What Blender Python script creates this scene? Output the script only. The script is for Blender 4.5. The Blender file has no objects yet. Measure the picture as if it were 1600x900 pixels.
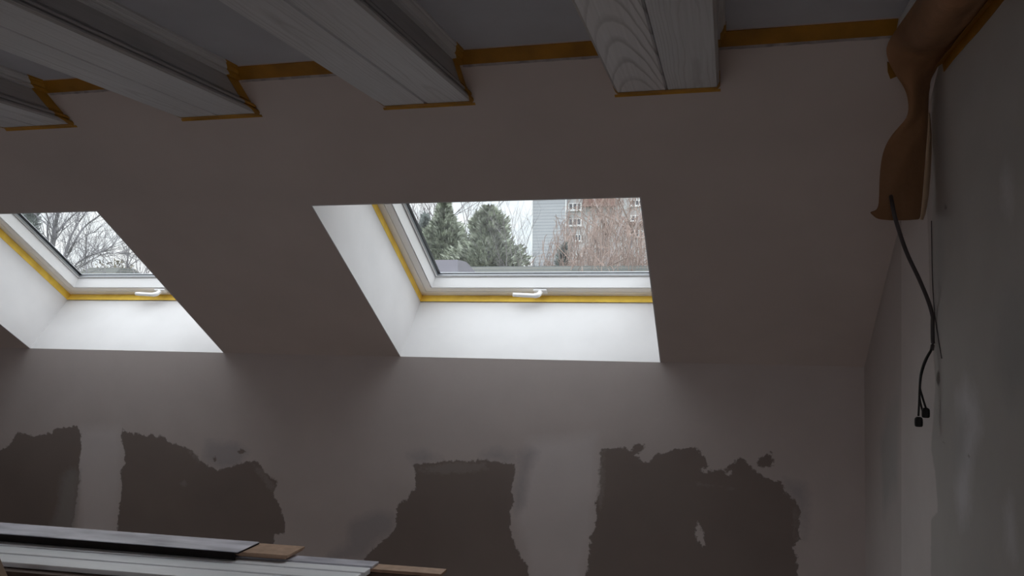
import bpy, bmesh, math, random
import numpy as np
from mathutils import Vector, Matrix
random.seed(7)
sc = bpy.context.scene
COL = sc.collection

# ------------------------------------------------------------------ camera
EZ = 1.6
F, YAW, PITCH, ROLL = 1319.2269, .2516, .0415, .0112
cy_, sy_ = math.cos(YAW), math.sin(YAW)
cp_, sp_ = math.cos(PITCH), math.sin(PITCH)
cr_, sr_ = math.cos(ROLL), math.sin(ROLL)
r0 = Vector((cy_, sy_, 0)); f0 = Vector((-sy_, cy_, 0)); zz = Vector((0, 0, 1))
FWD = f0 * cp_ + zz * sp_; U0 = -f0 * sp_ + zz * cp_
RGT = r0 * cr_ + U0 * sr_; UPV = U0 * cr_ - r0 * sr_
cam = bpy.data.cameras.new('camera'); camo = bpy.data.objects.new('camera', cam); COL.objects.link(camo)
M = Matrix((RGT, UPV, -FWD)).transposed().to_4x4(); M.translation = (0, 0, EZ)
camo.matrix_world = M
cam.sensor_width = 36; cam.lens = F / 1600 * 36; cam.clip_start = .02; cam.clip_end = 500
sc.camera = camo

# ------------------------------------------------------------------ light: an overcast sky
sc.view_settings.view_transform = 'Standard'; sc.view_settings.look = 'None'
sc.view_settings.gamma = 1; sc.view_settings.use_curve_mapping = False
sc.view_settings.exposure = 0.0
SKY_H, SKY_Z = 1.25, 4.0
w = bpy.data.worlds.new('overcast_sky'); sc.world = w; w.use_nodes = True
nt = w.node_tree; nt.nodes.clear()
def N(t, nt_, **kw):
    n = nt_.nodes.new(t)
    for k, v in kw.items(): setattr(n, k, v)
    return n
tc = N('ShaderNodeTexCoord', nt); sep = N('ShaderNodeSeparateXYZ', nt); nt.links.new(tc.outputs['Generated'], sep.inputs[0])
mr = N('ShaderNodeMapRange', nt); nt.links.new(sep.outputs['Z'], mr.inputs[0])
mr.inputs[1].default_value = .12; mr.inputs[2].default_value = .8; mr.inputs[3].default_value = SKY_H; mr.inputs[4].default_value = SKY_Z
mp = N('ShaderNodeMapping', nt); mp.inputs['Scale'].default_value = (1, 1, 2.6); nt.links.new(tc.outputs['Generated'], mp.inputs[0])
nz = N('ShaderNodeTexNoise', nt); nz.inputs['Scale'].default_value = 7; nz.inputs['Detail'].default_value = 5; nt.links.new(mp.outputs[0], nz.inputs['Vector'])
cr = N('ShaderNodeValToRGB', nt); nt.links.new(nz.outputs[0], cr.inputs[0])
cr.color_ramp.elements[0].position = .38; cr.color_ramp.elements[0].color = (.83, .89, .95, 1)
cr.color_ramp.elements[1].position = .6; cr.color_ramp.elements[1].color = (1.0, .985, .99, 1)
bg = N('ShaderNodeBackground', nt); out = N('ShaderNodeOutputWorld', nt)
nt.links.new(cr.outputs[0], bg.inputs[0]); nt.links.new(mr.outputs[0], bg.inputs[1]); nt.links.new(bg.outputs[0], out.inputs[0])
sc.cycles.max_bounces = 14; sc.cycles.diffuse_bounces = 10; sc.cycles.transparent_max_bounces = 16
sc.cycles.use_denoising = True
sc.cycles.sample_clamp_indirect = 6

# ------------------------------------------------------------------ layout
D = 3.0; TH = .581; ZK = EZ - .1313
CT, ST = math.cos(TH), math.sin(TH)
SD = Vector((0, -CT, ST)); NN = Vector((0, ST, CT))
ZB = EZ + .5425; ZC = EZ + .632          # beam underside, flat ceiling
XR = .4336; XL = -4.6; YB = -3.2
S_TOP = .8626; RN = .32
WIN = [(-2.901, -1.9636), (-1.2039, -.2328)]
T0, T1 = -.0582, .95
GZ = -4.6                                # ground outside

def sp(x, s, n=0.0):                     # point on / behind the sloped wall
    return Vector((x, D, ZK)) + SD * s + NN * n
def ray(px, py):
    du, dv = px - 800, py - 450
    return (RGT * (du / F) - UPV * (dv / F) + FWD)
CAM = Vector((0, 0, EZ))
def at(px, py, Y):
    r = ray(px, py); return CAM + r * (Y / r.y)
def on(px, py, P, n):
    r = ray(px, py); return CAM + r * ((Vector(P) - CAM).dot(n) / r.dot(n))
def on_slope(px, py, off=0.0):
    p = on(px, py, sp(0, 0, off), NN); return p.x, (p - sp(0, 0, off)).dot(SD)

# ------------------------------------------------------------------ materials
def mat(name, col, rough=.7, spec=.3, noise=None, bump=None, metal=0.0, coord='Object'):
    """noise=(scale, amount, stretch) varies the colour; bump=(scale, strength, dist)"""
    m = bpy.data.materials.new(name); m.use_nodes = True
    t = m.node_tree; b = t.nodes['Principled BSDF']
    b.inputs['Base Color'].default_value = (*col, 1); b.inputs['Roughness'].default_value = rough
    b.inputs['Specular IOR Level'].default_value = spec; b.inputs['Metallic'].default_value = metal
    c = N('ShaderNodeTexCoord', t)
    if noise:
        s, a, st = noise
        mp = N('ShaderNodeMapping', t); mp.inputs['Scale'].default_value = st; t.links.new(c.outputs[coord], mp.inputs[0])
        n = N('ShaderNodeTexNoise', t); n.inputs['Scale'].default_value = s; n.inputs['Detail'].default_value = 6
        t.links.new(mp.outputs[0], n.inputs['Vector'])
        r = N('ShaderNodeValToRGB', t); t.links.new(n.outputs[0], r.inputs[0])
        r.color_ramp.elements[0].position = .3; r.color_ramp.elements[1].position = .7
        r.color_ramp.elements[0].color = (*[x * (1 - a) for x in col], 1); r.color_ramp.elements[1].color = (*[min(1, x * (1 + a)) for x in col], 1)
        t.links.new(r.outputs[0], b.inputs['Base Color'])
    if bump:
        n2 = N('ShaderNodeTexNoise', t); n2.inputs['Scale'].default_value = bump[0]; n2.inputs['Detail'].default_value = 4
        t.links.new(c.outputs[coord], n2.inputs['Vector'])
        bp = N('ShaderNodeBump', t); bp.inputs['Strength'].default_value = bump[1]; bp.inputs['Distance'].default_value = bump[2]
        t.links.new(n2.outputs[0], bp.inputs['Height']); t.links.new(bp.outputs[0], b.inputs['Normal'])
    return m
def math_(t, op, a, b=None, clamp=False):
    n = N('ShaderNodeMath', t, operation=op); n.use_clamp = clamp
    for i, v in enumerate((a, b)):
        if v is None: continue
        if isinstance(v, (int, float)): n.inputs[i].default_value = v
        else: t.links.new(v, n.inputs[i])
    return n.outputs[0]
def mixc(t, f, a, b):
    n = N('ShaderNodeMix', t, data_type='RGBA')
    t.links.new(f, n.inputs[0])
    for i, v in ((6, a), (7, b)):
        if isinstance(v, tuple): n.inputs[i].default_value = (*v, 1)
        else: t.links.new(v, n.inputs[i])
    return n.outputs[2]
def noise(t, vec, scale, detail=4, rough=.5):
    n = N('ShaderNodeTexNoise', t); n.inputs['Scale'].default_value = scale; n.inputs['Detail'].default_value = detail
    n.inputs['Roughness'].default_value = rough
    if vec is not None: t.links.new(vec, n.inputs['Vector'])
    return n.outputs[0]
def stain_wall(name, base, layers, rough=.8):
    """layers = [(attribute, colour, edge noise in m, softness in m, strength)] over a mottled base"""
    m = bpy.data.materials.new(name); m.use_nodes = True
    t = m.node_tree; b = t.nodes['Principled BSDF']; b.inputs['Roughness'].default_value = rough
    b.inputs['Specular IOR Level'].default_value = .2
    c = N('ShaderNodeTexCoord', t).outputs['Object']
    cur = mixc(t, noise(t, c, 5, 6, .6), tuple(x * .9 for x in base), tuple(min(1, x * 1.08) for x in base))
    for a, col, amp, soft, k in layers:
        at_ = N('ShaderNodeAttribute', t); at_.attribute_name = a
        d = math_(t, 'ADD', at_.outputs['Fac'], math_(t, 'MULTIPLY', math_(t, 'SUBTRACT', noise(t, c, 55, 8, .72), .5), amp))
        d = math_(t, 'ADD', d, math_(t, 'MULTIPLY', math_(t, 'SUBTRACT', noise(t, c, 9, 3), .5), amp * .8))
        mr = N('ShaderNodeMapRange', t); t.links.new(d, mr.inputs[0])
        mr.inputs[1].default_value = -soft; mr.inputs[2].default_value = soft; mr.inputs[3].default_value = k; mr.inputs[4].default_value = 0
        cc = mixc(t, noise(t, c, 4, 5), tuple(x * .85 for x in col), tuple(x * 1.15 for x in col))
        cur = mixc(t, mr.outputs[0], cur, cc)
    t.links.new(cur, b.inputs['Base Color'])
    bp = N('ShaderNodeBump', t); bp.inputs['Strength'].default_value = .15; bp.inputs['Distance'].default_value = .002
    t.links.new(noise(t, c, 60, 5), bp.inputs['Height']); t.links.new(bp.outputs[0], b.inputs['Normal'])
    return m
def oak(name, light, dark, cath, wobk=.8, kk=1400, lk=.5):
    """whitewashed oak: open grain along Y, cathedral arches in the middle of each board"""
    m = bpy.data.materials.new(name); m.use_nodes = True
    t = m.node_tree; b = t.nodes['Principled BSDF']; b.inputs['Roughness'].default_value = .55; b.inputs['Specular IOR Level'].default_value = .35
    c = N('ShaderNodeTexCoord', t).outputs['Object']
    oi = N('ShaderNodeObjectInfo', t).outputs['Random']
    s = N('ShaderNodeSeparateXYZ', t); t.links.new(c, s.inputs[0]); X, Y, Z = s.outputs
    off = math_(t, 'MULTIPLY', oi, 37.0)
    cb = N('ShaderNodeCombineXYZ', t); t.links.new(math_(t, 'ADD', math_(t, 'MULTIPLY', X, 12), off), cb.inputs[0])
    t.links.new(math_(t, 'MULTIPLY', Y, 3.5), cb.inputs[1]); t.links.new(math_(t, 'MULTIPLY', Z, 12), cb.inputs[2])
    wob = noise(t, cb.outputs[0], 1.2, 4)
    # parabolic rings  v = y - k x^2 (open towards the room)
    xx = math_(t, 'ADD', X, math_(t, 'MULTIPLY', math_(t, 'SUBTRACT', oi, .5), .03))
    v = math_(t, 'ADD', math_(t, 'MULTIPLY', Y, cath), math_(t, 'MULTIPLY', math_(t, 'POWER', math_(t, 'ABSOLUTE', xx), 2.0), -kk))
    v = math_(t, 'ADD', v, math_(t, 'MULTIPLY', wob, wobk))
    fr = math_(t, 'FRACT', v)
    line = math_(t, 'SMOOTH_MIN', fr, math_(t, 'SUBTRACT', 1, fr))
    lr = N('ShaderNodeMapRange', t); t.links.new(math_(t, 'MINIMUM', fr, math_(t, 'MULTIPLY', math_(t, 'SUBTRACT', 1, fr), .35)), lr.inputs[0])
    lr.inputs[1].default_value = .015; lr.inputs[2].default_value = .10; lr.inputs[3].default_value = 1; lr.inputs[4].default_value = 0
    # fine pores stretched along the board
    cb2 = N('ShaderNodeCombineXYZ', t); t.links.new(math_(t, 'MULTIPLY', X, 160), cb2.inputs[0]); t.links.new(math_(t, 'ADD', math_(t, 'MULTIPLY', Y, 4), off), cb2.inputs[1]); t.links.new(math_(t, 'MULTIPLY', Z, 160), cb2.inputs[2])
    pore = noise(t, cb2.outputs[0], 1.0, 3)
    base = mixc(t, pore, tuple(x * .82 for x in light), tuple(min(1, x * 1.12) for x in light))
    patch = N('ShaderNodeMapRange', t); t.links.new(noise(t, cb.outputs[0], .5, 2), patch.inputs[0]); patch.inputs[1].default_value = .35; patch.inputs[2].default_value = .6
    cur = mixc(t, math_(t, 'MULTIPLY', math_(t, 'MULTIPLY', lr.outputs[0], patch.outputs[0]), lk), base, dark)
    t.links.new(cur, b.inputs['Base Color'])
    return m

WHITE = (.70, .66, .635)
m_wall = mat('slope_plaster', (.61, .545, .52), .85, .15, (3, .05, (1, 1, 1)), (70, .12, .002))
m_reveal = mat('lit_white_plaster', (.70, .685, .69), .7, .2, (6, .04, (1, 1, 1)), (50, .1, .002))  # slope plaster made paler, window light on the reveals put into it
m_ceil = mat('ceiling_panel', (.53, .555, .61), .8, .2, (2.5, .1, (1, 1, 1)), (90, .1, .002))
m_floor = mat('chipboard_floor', (.50, .41, .36), .8, .2, (30, .2, (1, 1, 1)))
m_back = mat('room_plaster', (.6, .56, .54), .85, .1, (3, .06, (1, 1, 1)))
m_roof = mat('roof_outer', (.12, .1, .1), .8, .2, (10, .2, (1, 1, 1)))
m_oak = oak('whitewashed_oak', (.69, .715, .75), (.30, .30, .31), 1.6, 2.0, 1500, .28)
m_oak_arch = oak('whitewashed_oak_arched', (.74, .745, .77), (.17, .165, .17), 8.0, .8, 640, .6)
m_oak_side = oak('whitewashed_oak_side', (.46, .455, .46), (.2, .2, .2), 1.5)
m_mould = oak('whitewashed_oak_moulding', (.70, .71, .72), (.25, .25, .25), .5)
m_tape_c = mat('orange_masking_tape', (.34, .155, .012), .55, .35, (14, .25, (1, 1, 1)))
m_tape_b = mat('amber_masking_tape', (.46, .235, .025), .55, .35, (14, .3, (1, 1, 1)))
m_tape_y = mat('yellow_masking_tape', (.93, .60, .09), .5, .35, (18, .16, (1, 1, 1)))
m_edge = mat('paper_tape_edge', (.38, .34, .33), .8, .2, (40, .3, (1, 1, 1)))
m_frame = mat('white_window_paint', (.84, .835, .84), .35, .5, (6, .02, (1, 1, 1)))
m_gasket = mat('black_gasket', (.03, .03, .035), .5, .3)
m_alu = mat('grey_cladding', (.30, .31, .33), .45, .5, None, None, .3)
m_kraft = mat('kraft_paper', (.29, .15, .075), .65, .3, (7, .25, (1, 1, .4)), (14, .6, .012))
m_cable = mat('black_cable', (.06, .05, .052), .5, .4, (20, .2, (1, 1, 1)))
m_conn = mat('black_connector', (.012, .011, .011), .45, .4, (30, .2, (1, 1, 1)))
m_white_lam = mat('white_laminate', (.93, .93, .95), .28, .7, (4, .05, (1, 20, 1)))
m_grey_lam = mat('dusty_grey_laminate', (.66, .65, .73), .25, .8, (5, .4, (1, 3, 1)))
m_hdf = mat('brown_fibreboard', (.41, .27, .19), .7, .3, (40, .15, (1, 1, 1)))
m_hdf_dark = mat('dark_fibreboard', (.13, .085, .065), .7, .3, (40, .2, (1, 1, 1)))
m_gap_shade = mat('black_gap_shade', (.02, .016, .015), .8, .15, (40, .2, (1, 1, 1)))  # black stands for the shade in the gap under the top board
m_wood = mat('bare_timber', (.42, .29, .18), .7, .3, (9, .25, (1, 1, .15)))
m_wood_d = mat('brown_timber', (.30, .20, .13), .6, .3, (9, .25, (1, 1, .15)))

gl = bpy.data.materials.new('window_glass'); gl.use_nodes = True
t = gl.node_tree; t.nodes.clear()
o_ = N('ShaderNodeOutputMaterial', t); mx = N('ShaderNodeMixShader', t); tr = N('ShaderNodeBsdfTransparent', t); gs = N('ShaderNodeBsdfGlossy', t)
tr.inputs[0].default_value = (.95, .97, .97, 1); gs.inputs['Roughness'].default_value = .02; mx.inputs[0].default_value = .05
t.links.new(tr.outputs[0], mx.inputs[1]); t.links.new(gs.outputs[0], mx.inputs[2]); t.links.new(mx.outputs[0], o_.inputs[0])

# ------------------------------------------------------------------ mesh helpers
class MB:
    def __init__(s): s.v = []; s.f = []
    def face(s, *pts):
        b = len(s.v); s.v += [Vector(p) for p in pts]; s.f.append(tuple(range(b, b + len(pts))))
    def hexa(s, a, b):                        # two quads (matching order) -> closed box
        n = len(s.v); s.v += [Vector(p) for p in a] + [Vector(p) for p in b]
        s.f += [(n+3, n+2, n+1, n), (n+4, n+5, n+6, n+7)] + [(n+i, n+(i+1) % 4, n+4+(i+1) % 4, n+4+i) for i in range(4)]
    def box(s, x0, x1, y0, y1, z0, z1):
        s.hexa([(x0, y0, z0), (x1, y0, z0), (x1, y1, z0), (x0, y1, z0)], [(x0, y0, z1), (x1, y0, z1), (x1, y1, z1), (x0, y1, z1)])
    def sbox(s, x0, x1, s0, s1, n0, n1):      # box in slope coordinates
        q = lambda n: [sp(x0, s0, n), sp(x1, s0, n), sp(x1, s1, n), sp(x0, s1, n)]
        s.hexa(q(n0), q(n1))
    def loft(s, loops, closed=True, caps=True):
        n0 = len(s.v); k = len(loops[0])
        for l in loops: s.v += [Vector(p) for p in l]
        for i in range(len(loops) - 1):
            for j in range(k if closed else k - 1):
                a = n0 + i * k + j; b = n0 + i * k + (j + 1) % k
                s.f.append((a, b, b + k, a + k))
        if caps and closed:
            s.f.append(tuple(n0 + j for j in reversed(range(k)))); e = n0 + (len(loops) - 1) * k
            s.f.append(tuple(e + j for j in range(k)))
    def tube(s, pts, rad, sides=8, caps=True):
        pts = [Vector(p) for p in pts]; loops = []
        up = Vector((0.13, .21, 1)).normalized()
        for i, p in enumerate(pts):
            d = (pts[min(i+1, len(pts)-1)] - pts[max(i-1, 0)]).normalized()
            a = d.cross(up)
            if a.length < .05: a = d.cross(Vector((1, .1, 0)))
            a.normalize(); b = d.cross(a)
            r = rad[i] if hasattr(rad, '__len__') else rad
            loops.append([p + (a * math.cos(2*math.pi*k/sides) + b * math.sin(2*math.pi*k/sides)) * r for k in range(sides)])
        s.loft(loops, True, caps)
    def build(s, name, m, parent=None, smooth=False, bevel=0.0, origin=None, fix=True):
        o3 = Vector(origin) if origin is not None else (parent_world(parent) if parent else Vector((0, 0, 0)))
        me = bpy.data.meshes.new(name); me.from_pydata([tuple(v - o3) for v in s.v], [], s.f); me.validate()
        if fix:
            bm = bmesh.new(); bm.from_mesh(me); bmesh.ops.recalc_face_normals(bm, faces=bm.faces); bm.to_mesh(me); bm.free()
        ob = bpy.data.objects.new(name, me); COL.objects.link(ob); me.materials.append(m)
        if parent:
            ob.parent = parent; ob.location = o3 - parent_world(parent)
        else: ob.location = o3
        if smooth: me.polygons.foreach_set('use_smooth', [True] * len(me.polygons))
        if bevel:
            bv = ob.modifiers.new('bevel', 'BEVEL'); bv.width = bevel; bv.segments = 2; bv.limit_method = 'ANGLE'
        return ob
def parent_world(o):
    v = Vector((0, 0, 0))
    while o is not None: v = v + o.location; o = o.parent
    return v
def thing(name, label, cat, loc, group=None, kind=None):
    o = bpy.data.objects.new(name, None); COL.objects.link(o); o.location = loc; o.empty_display_size = .1
    return tag(o, label, cat, group, kind)
def tag(o, label, cat, group=None, kind=None):
    o['label'] = label; o['category'] = cat
    if group: o['group'] = group
    if kind: o['kind'] = kind
    return o
def struct(o, label=None, cat=None):
    o['kind'] = 'structure'
    if label: o['label'] = label
    if cat: o['category'] = cat
    return o
def smooth_path(pts, n=8):                    # Catmull-Rom
    pts = [Vector(p) for p in pts]; P = [pts[0]*2 - pts[1]] + pts + [pts[-1]*2 - pts[-2]]; outp = []
    for i in range(1, len(P) - 2):
        a, b, c, d = P[i-1:i+3]
        for k in range(n):
            u = k / n
            outp.append(.5 * ((2*b) + (c - a)*u + (2*a - 5*b + 4*c - d)*u*u + (3*b - a - 3*c + d)*u**3))
    return outp + [pts[-1]]

# ------------------------------------------------------------------ signed distance of stains, stored per vertex of a wall grid
def sdf(P, poly):
    Q = np.array(poly, float); d = np.full(len(P), 1e9); inside = np.zeros(len(P), bool)
    for i in range(len(Q)):
        a, b = Q[i], Q[(i+1) % len(Q)]; e = b - a; w_ = P - a
        k = np.clip((w_ @ e) / (e @ e + 1e-12), 0, 1); d = np.minimum(d, np.hypot(*(w_ - k[:, None]*e).T))
        c = ((a[1] <= P[:, 1]) != (b[1] <= P[:, 1]))
        with np.errstate(divide='ignore', invalid='ignore'):
            xi = a[0] + (P[:, 1] - a[1]) / (b[1] - a[1]) * (b[0] - a[0])
        inside ^= c & (P[:, 0] < xi)
    return np.where(inside, -d, d)
def stain_grid(name, us, vs, to3, m, attrs, thick):
    """grid wall facing the room plus a slab behind it; attrs={name:[polys] or (polys, holes)}"""
    U, V = np.meshgrid(us, vs); P = np.stack([U.ravel(), V.ravel()], 1); nu, nv = len(us), len(vs)
    b = MB(); b.v = [Vector(to3(u, v, 0)) for u, v in P]
    b.f = [(j*nu+i, j*nu+i+1, (j+1)*nu+i+1, (j+1)*nu+i) for j in range(nv-1) for i in range(nu-1)]
    k = len(b.v); cs = [(us[0], vs[0]), (us[-1], vs[0]), (us[-1], vs[-1]), (us[0], vs[-1])]
    b.v += [Vector(to3(*c, 0)) for c in cs] + [Vector(to3(*c, thick)) for c in cs]
    b.f += [(k+4, k+5, k+6, k+7)] + [(k+i, k+(i+1) % 4, k+4+(i+1) % 4, k+4+i) for i in range(4)]
    o = b.build(name, m, fix=False)
    for an, spec in attrs.items():
        polys, holes = spec
        d = np.full(len(P), 1e9)
        for p in polys: d = np.minimum(d, sdf(P, p))
        for p in holes: d = np.maximum(d, -sdf(P, p))
        d = np.concatenate([np.clip(d, -1, 1), np.full(8, 1.0)])
        a = o.data.attributes.new(an, 'FLOAT', 'POINT'); a.data.foreach_set('value', d.astype(np.float32))
    return o

# ================================================================== STRUCTURE
# knee wall with the bare dark areas between filled plaster
def kp(px, py): p = on(px, py, (0, D, 0), Vector((0, 1, 0))); return (p.x, p.z)
def kpoly(l): return [kp(*q) for q in l]
dark = [
 [(-700, 690), (-300, 700), (0, 703), (12, 696), (27, 677), (54, 681), (81, 677), (85, 668), (121, 665), (127, 678), (126, 698), (123, 719), (122, 755), (118, 800), (110, 830), (100, 1100), (-700, 1100)],
 [(187, 665), (198, 677), (216, 676), (231, 683), (236, 677), (243, 685), (252, 681), (270, 692), (300, 704), (312, 719), (339, 735), (360, 731), (378, 722), (399, 719), (408, 728), (414, 740), (432, 753), (426, 770), (435, 788), (444, 815), (445, 833), (429, 834), (429, 851), (426, 1100), (170, 1100), (183, 827), (189, 770), (190, 734), (196, 725), (193, 701), (190, 677)],
 [(650, 726), (664, 724), (686, 718), (701, 719), (728, 722), (755, 717), (794, 724), (806, 726), (804, 750), (798, 765), (804, 783), (797, 804), (797, 828), (809, 855), (815, 873), (824, 879), (826, 900), (835, 1100), (540, 1100), (565, 905), (569, 872), (596, 846), (614, 834), (620, 822), (618, 801), (620, 786), (635, 780), (647, 762), (650, 744)],
 [(938, 702), (958, 700), (977, 702), (992, 714), (1010, 723), (1028, 708), (1055, 703), (1085, 700), (1098, 709), (1107, 723), (1115, 733), (1133, 733), (1138, 728), (1148, 723), (1169, 724), (1187, 741), (1202, 751), (1220, 754), (1226, 770), (1244, 783), (1250, 804), (1248, 825), (1252, 844), (1240, 850), (1246, 870), (1246, 900), (1252, 1100), (900, 1100), (914, 894), (921, 870), (926, 840), (933, 810), (930, 789), (938, 765), (938, 729)],
 [(1178, 716), (1204, 706), (1208, 714), (1213, 728), (1196, 732), (1184, 728)],
 [(330, 716), (336, 712), (341, 718), (336, 722)], [(371, 702), (381, 702), (383, 709), (374, 708)],
 [(990, 702), (996, 696), (1006, 698), (1004, 704), (994, 710)], [(1148, 720), (1156, 716), (1164, 720), (1152, 726)],
]
holes = [[(1088, 816), (1097, 828), (1106, 852), (1100, 858), (1086, 845)], [(1096, 733), (1106, 733), (1109, 738), (1100, 738)], [(1134, 736), (1142, 736), (1140, 744), (1134, 742)]]
smear = [
 [(92, 745), (112, 728), (122, 735), (120, 800), (112, 832), (78, 822), (88, 790)],
 [(545, 818), (590, 800), (616, 806), (612, 832), (585, 846), (568, 872), (512, 880), (514, 868), (545, 850)],
 [(812, 708), (826, 700), (838, 706), (836, 716), (826, 740), (816, 790), (806, 800), (803, 770), (810, 740)],
 [(640, 712), (662, 704), (682, 712), (690, 716), (664, 724), (650, 722)], [(752, 712), (775, 702), (800, 712), (800, 722), (760, 716)],
 [(325, 690), (370, 692), (386, 706), (372, 728), (345, 732), (318, 716)],
 [(1228, 752), (1258, 758), (1262, 800), (1256, 840), (1250, 800), (1238, 776)],
]
light = [[(118, 690), (128, 668), (186, 668), (192, 700), (188, 770), (182, 850), (175, 1100), (112, 1100), (124, 800)],
         [(828, 690), (930, 680), (936, 760), (926, 830), (914, 890), (900, 1100), (840, 1100), (824, 880), (804, 800), (822, 740)]]
rim = [[(656, 735), (690, 722), (720, 724), (758, 722), (764, 734), (730, 740), (690, 742)], [(940, 704), (946, 702), (944, 760), (938, 800), (934, 770)], [(1088, 755), (1120, 757), (1146, 763), (1146, 766), (1118, 761), (1088, 758)],
       [(396, 726), (410, 732), (418, 748), (428, 760), (424, 766), (410, 750), (398, 738)], [(1238, 790), (1247, 804), (1244, 830), (1250, 846), (1242, 842), (1238, 820)], [(284, 755), (289, 752), (290, 757), (286, 758)], [(296, 702), (310, 714), (312, 724), (300, 716)]]
us = np.arange(XL, XR + 1e-6, .0125); us = np.append(us[us < XR - .002], XR); vs = np.linspace(.45, ZK, 82)
m_knee = stain_wall('knee_wall_plaster', (.60, .54, .525), [('light', (.72, .67, .67), .03, .03, .8), ('smear', (.38, .36, .38), .04, .02, .65), ('patch', (.255, .212, .195), .046, .002, 1.0), ('smear2', (.36, .34, .33), .05, .02, .7), ('rim', (.33, .285, .265), .05, .006, .8)])
o = stain_grid('wall_knee', us, vs, lambda u, v, k: (u, D + k, v), m_knee, {'patch': ([kpoly(p) for p in dark], [kpoly(p) for p in holes]), 'smear': ([kpoly(p) for p in smear], []), 'light': ([kpoly(p) for p in light], []), 'smear2': ([kpoly([(96, 745), (112, 732), (120, 740), (119, 800), (112, 836), (80, 824), (92, 790)])], []), 'rim': ([kpoly(p) for p in rim], [])}, .28)
struct(o, 'low plastered wall under the roof windows with dark bare areas', 'wall')
b = MB(); b.box(XL, XR, D, D + .28, 0, .45); o = struct(b.build('wall_knee_base', m_wall))

# right-hand gable wall
def wp(px, py): p = on(px, py, (XR, 0, 0), Vector((1, 0, 0))); return (p.y, p.z)
def wpoly(l): return [wp(*q) for q in l]
strip = [wpoly([(1408.5, 330), (1408.5, 905), (1455, 905), (1455, 812), (1466, 800), (1462, 740), (1455, 700), (1458, 660), (1462, 600), (1456, 520), (1452, 430), (1449, 330), (1446, 150), (1440, 150)])]
grey = [wpoly([(1455, 905), (1455, 812), (1466, 800), (1462, 740), (1455, 700), (1458, 660), (1462, 600), (1458, 520), (1456, 430), (1456, 330), (1456, 100), (1600, -220), (1900, -200), (1900, 1300), (1600, 1000)])]
cloud = [wpoly([(1496, 625), (1508, 600), (1526, 620), (1534, 670), (1520, 720), (1510, 800), (1500, 820), (1494, 760), (1500, 700)]), wpoly([(1574, 800), (1580, 790), (1586, 830), (1584, 856), (1576, 850)]), wpoly([(1566, 280), (1572, 262), (1580, 280), (1578, 320), (1568, 310)])]
dull = [wpoly([(1500, 640), (1512, 660), (1508, 720), (1494, 740), (1490, 690)]), wpoly([(1462, 130), (1480, 160), (1474, 420), (1466, 520), (1460, 380)]), wpoly([(1560, 480), (1600, 440), (1620, 560), (1580, 640), (1556, 560)]), wpoly([(1385, 640), (1404, 620), (1402, 760), (1380, 800), (1376, 700)])]
nick = [wpoly(q) for q in ([(1462, 590), (1466, 576), (1470, 590), (1466, 606)], [(1476, 318), (1480, 320), (1480, 326), (1476, 326)], [(1512, 709), (1516, 709), (1516, 716), (1512, 714)], [(1472, 690), (1477, 692), (1476, 698), (1472, 696)], [(1554, 726), (1558, 727), (1557, 732), (1554, 731)])]
ys = np.concatenate([np.arange(YB, 1.2, .06), np.arange(1.2, D, .0125), [D]]); zs = np.linspace(0, ZC + .1, 150)
m_gable = stain_wall('gable_plaster', (.54, .50, .49), [('strip', (.66, .62, .61), .012, .002, 1.0), ('grey', (.50, .485, .47), .03, .006, 1.0), ('cloud', (.70, .69, .71), .05, .03, .8), ('dull', (.42, .42, .42), .06, .03, .7), ('nick', (.14, .12, .11), .01, .003, .9)])
o = stain_grid('wall_right', ys, zs, lambda u, v, k: (XR + k, u, v), m_gable, {'strip': (strip, []), 'grey': (grey, []), 'cloud': (cloud, []), 'dull': (dull, []), 'nick': (nick, [])}, .25)
struct(o, 'right gable wall with rough grey plaster and a lighter vertical strip', 'wall')

# sloped wall with two openings
b = MB(); SX0, SX1 = XL - .25, XR + .25; TN = RN + .058; G = .004; FW = 1.005
edges = [SX0, WIN[0][0] - G, WIN[0][1] + G, WIN[1][0] - G, WIN[1][1] + G, SX1]
for i, x0 in ((0, SX0), (2, WIN[0][0] + FW + G), (4, WIN[1][0] + FW + G)): b.sbox(x0, edges[i+1], -.30, S_TOP + G, 0, TN)
for L, R in WIN:                             # the right cheek of each opening is splayed
    f = lambda x, n: [sp(x, -.30, n), sp(L + FW + G, -.30, n), sp(L + FW + G, S_TOP + G, n), sp(x, S_TOP + G, n)]
    b.hexa(f(R + G, 0), f(L + FW + G - .0005, TN))
b.sbox(SX0, SX1, S_TOP + G, 1.95, 0, TN)
struct(b.build('wall_slope', m_wall), 'sloping plastered attic wall around the two roof windows', 'wall')

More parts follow.
